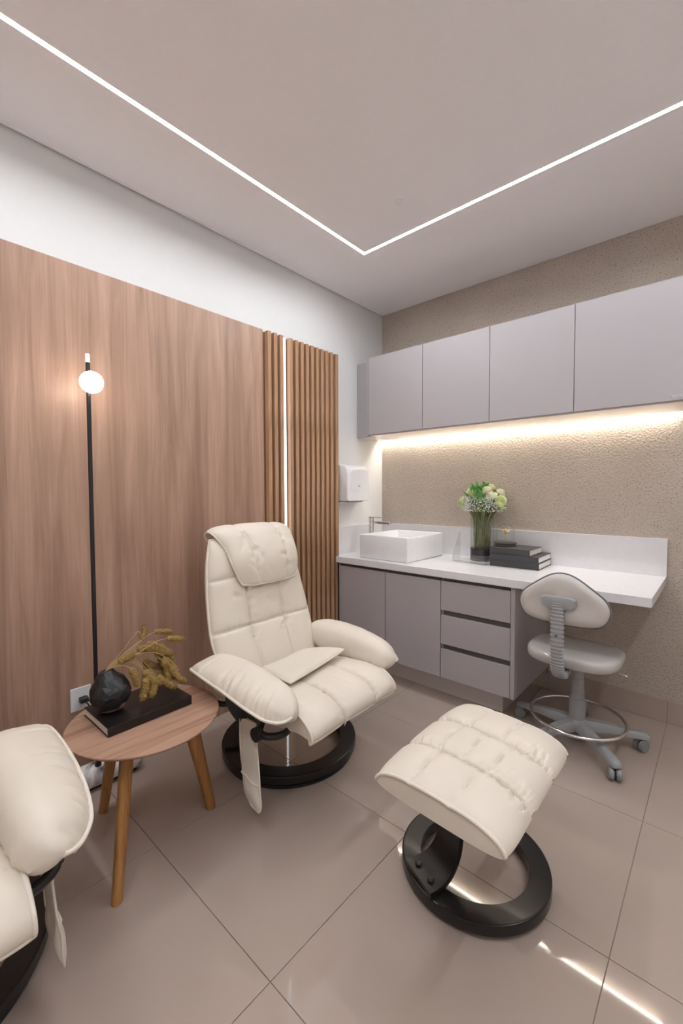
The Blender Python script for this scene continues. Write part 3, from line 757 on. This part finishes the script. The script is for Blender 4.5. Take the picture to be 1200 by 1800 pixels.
for k in range(rows-1):
    for i in range(nn):
        a, b = k*nn+i, k*nn+(i+1) % nn; c, d = a+nn, b+nn
        if k % 2 == 0: fs += [(a, b, c), (b, d, c)]
        else: fs += [(a, b, d), (a, d, c)]
fs.append(tuple(range(nn))); fs.append(tuple((rows-1)*nn+i for i in range(nn)))
tl = Matrix.Rotation(math.radians(9), 4, 'X')@Matrix.Rotation(math.radians(-6), 4, 'Y')
vs = [tl@Vector(v) for v in vs]; lo = min(v.z for v in vs); vs = [v-Vector((0, 0, lo)) for v in vs]
nlow = 2*nn*2
o = mesh('body', vs, [f for f in fs[nlow:]], 'blackclay', bv)
mesh('foot', vs, [f for f in fs[:nlow]]+[fs[-2]], 'barewood', bv)
mouth = Vector((.468, -2.139, vz))+(tl@Vector((0, 0, .13)))-Vector((0, 0, lo))
# dried foxtail stalks: list of world way-points; the last part of each carries the seed head
FTL = {0: 'thin bare dried stalk arching up highest above the black carved vase', 1: 'dried foxtail reaching right just above the drooping cluster on the table', 2: 'short upright dried foxtail at the back of the black carved vase', 3: 'dried foxtail stretching farthest right above the cluster on the table', 4: 'pale dried foxtail rising straight from the mouth of the black vase'}
def foxtail(pts, hl, r, i):
    p = cr([mouth-Vector((0, 0, .05)), mouth]+[Vector(q) for q in pts], 60); p = np.array(p)
    seg = np.concatenate([[0], np.cumsum(np.linalg.norm(np.diff(p, axis=0), axis=1))]); k = int(np.searchsorted(seg, seg[-1]-hl))
    t = thing('foxtail_stalk', FTL.get(i, 'dried golden foxtail in the drooping cluster beside the black carved vase'), 'dried flower', tuple(mouth), 0, 'dried foxtail stalks')
    q = p-np.array(mouth)
    tube('stalk', q[:k+2], .0012, 'strawstem', t, n=6)
    h = q[k:]
    hh = cr(h, 34); m = len(hh); rad = [1.12*r*(.35+.65*min(1, (m-j)/9))*min(1, .4+j/4) for j in range(m)]
    vs, fs = tubedata(hh, rad, 12)
    vs = [np.array(v) for v in vs]; cen = np.repeat(hh, 12, axis=0)
    out = [c+(v-c)*(1+.30*RNG.rand()-.12) for c, v in zip(cen, vs)]
    base = len(out)
    for _ in range(420):                         # short bristles
        j = RNG.randint(0, len(out[:m*12])); c = cen[j]; d = out[j]-c; d = d/(np.linalg.norm(d)+1e-9); ax = hh[min(j//12+1, m-1)]-hh[max(j//12-1, 0)]; ax = ax/(np.linalg.norm(ax)+1e-9)
        tip = out[j]+(d*.5+ax*.7)*.0075*(.6+RNG.rand()); s = np.cross(d, ax)*.0006; n0 = len(out)
        out += [out[j]-d*.001+s, out[j]-d*.001-s, tip]; fs.append((n0, n0+1, n0+2))
    mesh('seed_head', out, fs, 'straw', t)
bx, by = .470, -2.141; Z = vz
def W(x, y, z): return (bx+x, by+y, Z+z)
FT = [
    ([W(.00, .03, .19), W(.01, .075, .245), W(.015, .085, .235)], .004, .0016),
    ([W(.00, .05, .18), W(.0, .13, .225), W(.01, .20, .215)], .062, .0075),
    ([W(-.03, .05, .17), W(-.05, .12, .20), W(-.07, .135, .235)], .055, .0075),
    ([W(.01, .06, .165), W(.02, .15, .20), W(.03, .235, .185)], .062, .0085),
    ([W(.0, .02, .155), W(.01, .045, .165), W(.01, .065, .172)], .055, .010),
    ([W(-.01, .05, .17), W(-.01, .11, .175), W(-.01, .16, .155)], .085, .0105),
    ([W(-.02, .06, .17), W(-.02, .13, .18), W(-.02, .20, .13)], .10, .0105),
    ([W(-.03, .08, .17), W(-.03, .17, .16), W(-.03, .225, .085)], .10, .0105),
    ([W(.0, .06, .165), W(.02, .15, .15), W(.04, .20, .06), W(.05, .225, .035)], .09, .0095),
    ([W(.02, .03, .145), W(.035, .055, .11), W(.035, .06, .07)], .07, .010),
    ([W(.01, .05, .155), W(.03, .09, .11), W(.04, .085, .05), W(.05, .07, .022)], .075, .0115),
    ([W(.0, .06, .15), W(.01, .10, .10), W(.04, .115, .055), W(.05, .10, .022)], .070, .0115),
    ([W(.0, .06, .16), W(.0, .11, .12), W(.02, .14, .07), W(.045, .195, .022)], .085, .0115),
    ([W(-.01, .07, .16), W(-.02, .12, .11), W(-.01, .17, .06), W(.0, .23, .04)], .085, .0105),
    ([W(-.01, .06, .16), W(-.02, .10, .13), W(-.03, .14, .10), W(-.04, .19, .075)], .08, .010),
    ([W(-.01, .06, .17), W(-.03, .11, .15), W(-.03, .125, .10), W(-.03, .12, .05)], .08, .010),
    ([W(.0, .05, .16), W(.01, .09, .13), W(.02, .115, .08), W(.03, .15, .045)], .08, .0115),
    ([W(-.01, .07, .165), W(-.01, .13, .15), W(.0, .19, .10), W(.01, .215, .05)], .09, .0115),
    ([W(.0, .07, .16), W(.0, .13, .145), W(.01, .175, .10), W(.03, .175, .04)], .09, .011),
    ([W(-.02, .06, .165), W(-.03, .12, .16), W(-.03, .17, .13), W(-.03, .185, .07)], .085, .011),
    ([W(.01, .04, .15), W(.02, .075, .13), W(.03, .10, .09), W(.045, .125, .06)], .07, .011),
    ([W(.0, .06, .165), W(-.01, .12, .165), W(-.01, .165, .145), W(-.02, .215, .125)], .08, .0105),
]
for i, (p, hl, r) in enumerate(FT): foxtail(p, hl, r, i)

# ------------------------------------------------------------------ floor lamp
lp = thing('floor_lamp', 'slim black pole floor lamp with glowing globe and marble base', 'lamp', (.118, -2.085, 0))
vs, fs = [], []
secs = []; n = 40; rB = .046
for y, s in ((-.165, .90), (-.163, .96), (-.158, 1), (.158, 1), (.163, .96), (.165, .90)):
    secs.append([(rB*s*math.cos(2*PI*i/n), y, .050+rB*s*math.sin(2*PI*i/n)) for i in range(n)])
autosmooth(loft('marble_base', secs, 'marble', lp), 30)
box('base_foot', (-.018, -.150, .0005), (.018, .150, .0075), 'blackmat', lp, bev=.001)
lathe('pole', [(.0078, .093), (.0078, 1.672)], 'blackmat', lp, n=20, org=(.02, 0, 0))
lathe('collar', [(.012, .090), (.012, .102)], 'blackmat', lp, n=20, org=(.02, 0, 0))
lathe('tip', [(.0076, 1.672), (.0076, 1.703), (.006, 1.705)], 'captip', lp, n=20, org=(.02, 0, 0))
gl = [(max(.001, .041*math.sin(t)), 1.594-.041*math.cos(t)) for t in np.linspace(0, PI, 30)]
lathe('globe', gl, 'globe', lp, n=40, org=(.044, .004, 0))
wo = thing('wall_outlet', 'white wall socket plate with black plug on the wood panel', 'outlet', (.0202, -2.106, .331))
box('plate', (0, -.0375, -.047), (.006, .0375, .047), 'plastic', wo, bev=.002)
pg = box('plug', (.006, -.010, -.012), (.036, .022, .010), 'black', wo, bev=.005)
tube('plug_cord', cr([(.03, .005, -.006), (.045, .02, -.03), (.05, .03, -.12), (.06, .03, -.21), (.075, .03, -.30)], 30), .003, 'black', pg, n=8)

# ------------------------------------------------------------------ stool
so = thing('swivel_stool', 'grey wheeled swivel stool with ribbed back stem at the desk', 'stool', (1.480, -.476, 0))
lathe('column_sleeve', [(.036, .085), (.034, .20), (.034, .205), (.028, .207)], 'stoolgrey', so, n=32)
lathe('column', [(.030, .205), (.030, .235), (.0285, .237), (.027, .30), (.0255, .302), (.0255, .395)], 'stoolgrey', so, n=32)
lathe('hub', [(.034, .062), (.052, .072), (.052, .098), (.042, .108), (.036, .112)], 'stoolgrey', so, n=32)
ca5 = [-47, 25, 97, 169, 241]
def wheelmesh():
    bm = bmesh.new(); bmesh.ops.create_cone(bm, cap_ends=True, segments=28, radius1=.026, radius2=.026, depth=.019, matrix=Matrix.Rotation(PI/2, 4, 'Y'))
    bmesh.ops.bevel(bm, geom=[e for e in bm.edges if len(e.link_faces) == 2 and e.calc_face_angle(0) > 1], offset=.004, segments=2, affect='EDGES')
    me = bpy.data.meshes.new('wheel'); bm.to_mesh(me); bm.free(); me.materials.append(M['caster']); return me
wm = wheelmesh()
for i, a in enumerate(ca5):
    a = math.radians(a); ca, sa = math.cos(a), math.sin(a); secs = []
    for s, zt, zb, wd in ((.03, .110, .066, .030), (.08, .107, .066, .027), (.16, .098, .066, .023), (.22, .088, .060, .021), (.265, .084, .057, .022), (.287, .078, .056, .020), (.294, .070, .058, .015)):
        sec = [(-wd, zb), (-wd, zb+.6*(zt-zb)), (-wd*.6, zt), (wd*.6, zt), (wd, zb+.6*(zt-zb)), (wd, zb)]
        secs.append([(s*ca-y*sa, s*sa+y*ca, z) for y, z in sec])
    autosmooth(loft('base_arm', secs, 'stoolgrey', so), 50)
    cx, cy = .268*ca, .268*sa
    ro = math.radians([200, 150, 20, 95, 60][i])
    cs = bpy.data.objects.new('caster', boxmesh((-.0035, -.012, .020), (.0035, .024, .046), .003, 2)); C.objects.link(cs); cs.data.materials.append(M['rubber'])
    cs.parent = so; cs.location = (cx, cy, 0); cs.rotation_euler = (0, 0, ro)
    for sx in (-1, 1):
        o = bpy.data.objects.new('wheel', wm); C.objects.link(o); o.parent = cs; o.location = (sx*.0135, .010, .0263)
    st_ = link('stem', boxmesh((-.006, -.006, .040), (.006, .006, .060), .002, 1), 'rubber', cs)
tube('foot_ring', [(.197*math.cos(t), .197*math.sin(t), .118) for t in np.linspace(0, 2*PI, 90, endpoint=False)], .0075, 'chrome', so, n=12, closed=True)
# seat
SCX, SCY, SZ = -.005, -.020, .425
sq = []
for t in np.linspace(0, 2*PI, 72, endpoint=False):
    c_, s_ = math.cos(t), math.sin(t); sq.append((math.copysign(abs(c_)**.62, c_)*.193*(1-.10*max(0, s_)), math.copysign(abs(s_)**.62, s_)*.190))
rings = [[(SCX+x*k, SCY+y*k, SZ+z-.020*max(0, y*k/.19)**3+.006*(x*k/.19)**2) for x, y in sq] for k, z in ((.90, -.022), (.965, -.019), (.992, -.012), (1, 0), (.995, .012), (.975, .021), (.93, .027), (.85, .030), (.6, .029), (.3, .028), (.03, .028))]
autosmooth(loft('seat', rings, 'stoolseat', so), 60)
box('seat_plate', (-.085, -.12, .396), (.075, .08, .412), 'stoolgrey', so, bev=.003)
tube('height_lever', cr([(.03, -.02, .39), (.10, -.03, .388), (.165, -.035, .380), (.20, -.036, .374)], 16), .004, 'chrome', so, n=8)
# backrest: rounded triangle
BY, BZ = -.262, .712
out = cr([(-.174, -.028), (-.160, .018), (-.110, .062), (-.048, .104), (0, .116), (.048, .104), (.110, .062), (.160, .018), (.174, -.028), (.152, -.076), (.10, -.094), (0, -.098), (-.10, -.094), (-.152, -.076)], 84, True)
def ringof(sc, y, dz=0): return [(x*sc-.005, BY+y+.25*x*x*1.2, BZ+(z-.01)*sc+.01+dz) for x, z in out]
rings = [ringof(.02, -.026), ringof(.45, -.026), ringof(.75, -.024), ringof(.90, -.019), ringof(.97, -.010), ringof(1, 0)]
autosmooth(loft('back_shell', rings, 'stoolback', so), 60)
rings = [ringof(1, 0), ringof(1.005, .012), ringof(.97, .026), ringof(.85, .036), ringof(.5, .040), ringof(.02, .040)]
autosmooth(loft('back_cushion', rings, 'stoolseat', so), 60)
tube('edge_band', ringof(1.004, 0), .0042, 'stooledge', so, n=8, closed=True)
hb = cr([(-.066, .010), (-.058, .031), (0, .034), (.058, .031), (.066, .010), (.056, -.012), (0, -.014), (-.056, -.012)], 48, True)
rg = [[(x*s-.012, BY-.026-d, BZ-.010+(z-.012)*s+.012) for x, z in hb] for s, d in ((1, -.004), (1, .012), (.93, .020), (.5, .022), (.05, .022))]
autosmooth(loft('stem_clamp', rg, 'stoolgrey', so), 45)
sp = cr([(BY-.036, BZ+.0), (BY-.040, BZ-.08), (BY-.040, BZ-.19), (BY-.030, BZ-.275), (BY+.005, BZ-.318), (BY+.06, BZ-.328), (BY+.17, BZ-.322)], 150)
secs = []
for i, (y, z) in enumerate(sp):
    a = sp[max(i-1, 0)]; b = sp[min(i+1, 150)]; t = np.array(b)-np.array(a); t /= np.linalg.norm(t); ny, nz = -t[1], t[0]
    rib = (1 if (i // 2) % 2 else .84) if i < 122 else .86
    wd, th = .027*rib*(1-.25*max(0, (i-118)/32)), .0135*rib; sec = []
    for k in range(16):
        q = 2*PI*k/16; xx = wd*math.copysign(abs(math.cos(q))**.6, math.cos(q)); hh = th*math.copysign(abs(math.sin(q))**.6, math.sin(q)); sec.append((-.012+xx, y+ny*hh, z+nz*hh))
    secs.append(sec)
autosmooth(loft('ribbed_stem', secs, 'stoolgrey', so), 35)
tube('stem_screw', [(-.012, BY-.058, BZ-.135), (-.012, BY-.050, BZ-.135)], .006, 'stooledge', so, n=14)

# ------------------------------------------------------------------ things on the counter
def hardback(label, x0, x1, y0, y1, z0, z1, mat='bookgrey', rz=0):
    cx, cy = (x0+x1)/2, (y0+y1)/2; t = thing('book', label, 'book', (cx, cy, z0), rz, 'charcoal books on the counter'); hx, hy, h = (x1-x0)/2, (y1-y0)/2, z1-z0
    box('cover', (-hx, -hy, .0003), (hx, hy, .003), mat, t, bev=.0006)
    box('cover', (-hx, -hy, h-.003), (hx, hy, h-.0003), mat, t, bev=.0006)
    box('spine', (-hx, -hy-.001, .0003), (hx, -hy+.003, h-.0003), mat, t, bev=.0008)
    box('pages', (-hx+.004, -hy+.003, .003), (hx-.004, hy-.004, h-.003), 'paper', t, bev=0)
hardback('lowest charcoal book of the stack on the counter', .965, 1.232, -.262, -.022, CT, CT+.036, rz=math.radians(1.5))
hardback('middle charcoal book in the stack on the counter', .964, 1.231, -.261, -.024, CT+.036, CT+.071, rz=math.radians(1.0))
hardback('smaller top charcoal book under the glass dome', .962, 1.188, -.255, -.050, CT+.071, CT+.106, rz=math.radians(-1.0))
DZ = CT+.106
dm = thing('glass_dome', 'small glass cloche with a gilded ornament on top of the books', 'cloche', (1.012, -.150, DZ))
lathe('base', [(.062, .0003), (.063, .006), (.059, .009), (.059, .014), (.063, .017), (.063, .022), (.055, .025)], 'darkbase', dm, n=48)
gp = [(.052, .0255), (.052, .085)]+[(.052*math.cos(t), .085+.050*math.sin(t)) for t in np.linspace(.1, PI/2-.02, 14)]
lathe('glass', gp, 'glass', dm, n=48, cap=False)
orn = tube('ornament_stem', [(0, 0, .025), (0, 0, .085)], .0012, 'gold', dm, n=6)
vs, fs = [], []
for k in range(9):
    a = 2*PI*k/9; ln = .030; el = .25*math.sin(k*2.1); b0 = len(vs)
    d = np.array([math.cos(a), math.sin(a)*.6, el]); s = np.array([-math.sin(a), math.cos(a)*.6, .2])*.007; c = np.array([0, 0, .088])
    vs += [c, c+d*ln*.5+s, c+d*ln, c+d*ln*.5-s, c+d*ln*.5+np.array([0, 0, .004])]
    fs += [(b0, b0+1, b0+4), (b0+1, b0+2, b0+4), (b0+2, b0+3, b0+4), (b0+3, b0, b0+4), (b0, b0+3, b0+2, b0+1)]
mesh('ornament_petals', vs, fs, 'gold', orn)
vs = []; fs = []
for k, (r, z) in enumerate([(.001, .066), (.006, .074), (.009, .084), (.008, .094), (.004, .100), (.0008, .102)]):
    for i in range(10): t = 2*PI*i/10; vs.append((r*math.cos(t), r*math.sin(t), z))
for k in range(5):
    for i in range(10): fs.append((k*10+i, k*10+(i+1) % 10, k*10+10+(i+1) % 10, k*10+10+i))
mesh('ornament_bud', vs, fs, 'gold', orn)
# clear acrylic leaflet holder
ah = thing('acrylic_holder', 'clear acrylic leaflet holder in front of the flower vase', 'holder', (.730, -.268, CT), math.radians(-8))
q = .003
mesh('side', [(0, 0, .0005), (0, .085, .0005), (0, .085, .175), (0, .070, .175), (0, 0, .035), (q, 0, .0005), (q, .085, .0005), (q, .085, .175), (q, .070, .175), (q, 0, .035)], [(0, 1, 2, 3, 4), (9, 8, 7, 6, 5)]+[(i, (i+1) % 5, 5+(i+1) % 5, 5+i) for i in range(5)], 'acrylic', ah)
mesh('side', [(.225+a, b, c) for a, b, c in [(0, 0, .0005), (0, .050, .0005), (0, .050, .060), (0, 0, .035), (q, 0, .0005), (q, .050, .0005), (q, .050, .060), (q, 0, .035)]], [(0, 1, 2, 3), (7, 6, 5, 4)]+[(i, (i+1) % 4, 4+(i+1) % 4, 4+i) for i in range(4)], 'acrylic', ah)
box('front', (q, 0, .0005), (.225, q, .035), 'acrylic', ah, bev=.0004)
box('base', (q, q, .0005), (.225, .05, .0035), 'acrylic', ah, bev=.0004)
# vase with flowers
VX, VY, VR = .852, -.112, .070
gv = thing('glass_vase', 'clear cylinder glass vase with black base holding the bouquet', 'vase', (VX, VY, CT))
lathe('foot', [(VR-.002, .0003), (VR, .004), (VR, .036)], 'vasefoot', gv, n=56)
lathe('dark_band', [(VR, .0362), (VR, .078), (VR-.002, .080)], 'vasebase', gv, n=56)
lathe('glass', [(VR, .080), (VR, .272), (VR-.003, .274), (VR-.004, .271), (VR-.004, .081)], 'glass', gv, n=56, cap=False)
bs = fo = thing('bouquet_greenery', 'green leaves and thin stems of the bouquet in the glass vase', 'foliage', (VX, VY, CT))
for nm, mt, cnt in (('stem_bundle', 'stemgreen', 110), ('pale_stem_bundle', 'stempale', 90), ('dry_stem_bundle', 'stembrown', 60)):
    vs, fs = [], []
    for k in range(cnt):
        a = RNG.rand()*2*PI; r1 = .050*math.sqrt(RNG.rand()); a2 = a+RNG.randn()*.8; r2 = .062*math.sqrt(RNG.rand())
        p = cr([(r1*math.cos(a), r1*math.sin(a), .082), ((r1*.85)*math.cos(a+.5)+.009*RNG.randn(), (r1*.85)*math.sin(a+.5)+.009*RNG.randn(), .17), (r2*math.cos(a2), r2*math.sin(a2), .27), (r2*1.5*math.cos(a2), r2*1.5*math.sin(a2), .32)], 8)
        v, f = tubedata(p, .0009+.0009*RNG.rand(), 5, off=len(vs)); vs += v; fs += f
    o = mesh(nm, vs, fs, mt, bs, True); o['kind'] = 'stuff'
# flower heads
def flowerhead(mat):
    vs, fs = [], []; n = 110
    for k in range(n):
        z = 1-1.25*(k+.5)/n; rr_ = math.sqrt(max(0, 1-z*z)); a = k*2.39996; d = np.array([rr_*math.cos(a), rr_*math.sin(a), z]); e = np.array([-math.sin(a), math.cos(a), 0]); u = np.cross(d, e)
        c = d*.020; b0 = len(vs); sz = .0075
        vs += [c-e*sz*.45-u*sz*.2, c+e*sz*.45-u*sz*.2, c+e*sz*.6+u*sz*.7+d*.010, c-e*sz*.6+u*sz*.7+d*.010, c+u*sz*1.1+d*.006]
        fs += [(b0, b0+1, b0+2, b0+3), (b0+3, b0+2, b0+4)]
    me = bpy.data.meshes.new('flower_head'); me.from_pydata([tuple(v) for v in vs], [], fs); me.materials.append(M[mat]); return me
fm = [flowerhead('petal'), flowerhead('petal2')]
FH = [(-.118, -.02, .355, 0, 'leftmost pale green pompon bloom at the side of the bouquet'), (-.085, .03, .405, 0, 'pale green pompon bloom above the leftmost one in the bouquet'),
      (-.055, -.040, .415, 0, 'pale green pompon bloom left of the upright green leaves in the bouquet'), (-.005, .045, .430, 0, 'pale green pompon bloom behind the upright leaves in the bouquet'),
      (.045, -.035, .425, 1, 'cream pompon bloom right of the upright green leaves in the bouquet'), (.080, -.045, .395, 1, 'large cream pompon bloom at the front right of the bouquet'),
      (.118, -.01, .370, 0, 'rightmost pale green pompon bloom at the side of the bouquet'), (.095, .03, .410, 1, 'cream pompon bloom at the upper right rear of the bouquet'),
      (.112, -.035, .335, 0, 'lowest pale green pompon bloom on the right of the bouquet'), (.030, .045, .440, 1, 'topmost cream pompon bloom in the bouquet'), (-.120, .02, .330, 0, 'lowest pale green pompon bloom on the left of the bouquet')]
for i, (x, y, z, k, lab) in enumerate(FH):
    o = bpy.data.objects.new('flower', fm[k]); C.objects.link(o); o.location = (VX+x, VY+y, CT+z); o.rotation_euler = (-y*3+.3, x*7, i); o.scale = (1.15,)*3
    setp(o, lab, 'flower', 'pompon blooms of the bouquet')
lm = []
for s in (1, 1.25):
    vs = []; n = 5
    for i in range(n+1):
        t = i/n; wd = .016*math.sin(PI*(t*.92+.06))*s; ln = t*.062*s; z = .012*math.sin(t*2.2)
        vs += [(-wd, ln, z+.003), (0, ln, z), (wd, ln, z+.003)]
    fs = []
    for i in range(n): a = i*3; fs += [(a, a+1, a+4, a+3), (a+1, a+2, a+5, a+4)]
    me = bpy.data.meshes.new('leaf'); me.from_pydata(vs, [], fs); me.materials.append(M['leafgreen']); lm.append(me)
for k in range(46):
    o = bpy.data.objects.new('leaf', lm[k % 2]); C.objects.link(o); o.parent = fo; a = RNG.rand()*2*PI; h = RNG.rand()
    r = .035+.055*h**.6
    o.location = (r*math.cos(a), r*.75*math.sin(a), .27+.11*h); o.rotation_euler = (.9+.5*RNG.randn()*.5-.5*h+.5, .3*RNG.randn(), a-PI/2)
for k in range(9):
    o = bpy.data.objects.new('leaf', lm[1]); C.objects.link(o); o.parent = fo
    o.location = (-.045+.07*RNG.rand(), -.06+.07*RNG.rand(), .395+.03*RNG.rand()); o.rotation_euler = (1.2+.3*RNG.randn(), .3*RNG.randn(), RNG.rand()*6.3)
vs, fs = [], []
for k in range(1700):
    a = RNG.rand()*2*PI; ph = RNG.rand(); el = -.55+1.15*ph
    R_ = .112+.016*RNG.randn(); x = R_*math.cos(a)*math.cos(el*.9); y = R_*.72*math.sin(a)*math.cos(el*.9); z = .350+.080*math.sin(el)*1.1
    if z > .395 and RNG.rand() < .8: continue
    s = .0020+.0018*RNG.rand(); b0 = len(vs)
    vs += [(x+s, y, z), (x-s, y, z), (x, y+s, z), (x, y-s, z), (x, y, z+s), (x, y, z-s)]
    fs += [(b0+i, b0+j, b0+k2) for i, j, k2 in ((0, 2, 4), (2, 1, 4), (1, 3, 4), (3, 0, 4), (2, 0, 5), (1, 2, 5), (3, 1, 5), (0, 3, 5))]
br = mesh('baby_breath', vs, fs, 'breath'); br.location = (VX, VY, CT)
setp(br, "spray of tiny white baby's breath blooms around the bouquet", 'flowers', kind='stuff')
vs, fs = [], []
for k in range(110):
    a = RNG.rand()*2*PI; el = -.5+1.0*RNG.rand(); R_ = .108; x = R_*math.cos(a)*math.cos(el); y = R_*.72*math.sin(a)*math.cos(el); z = .350+.08*math.sin(el)
    b = .045*RNG.rand(); v, f = tubedata(cr([(b*math.cos(a), b*math.sin(a), .27), (x*.65, y*.65, .31+.3*(z-.31)), (x, y, z)], 6), .0011, 4, off=len(vs)); vs += v; fs += f
o = mesh('fine_stems', vs, fs, 'stemgreen', bs, True); o['kind'] = 'stuff'
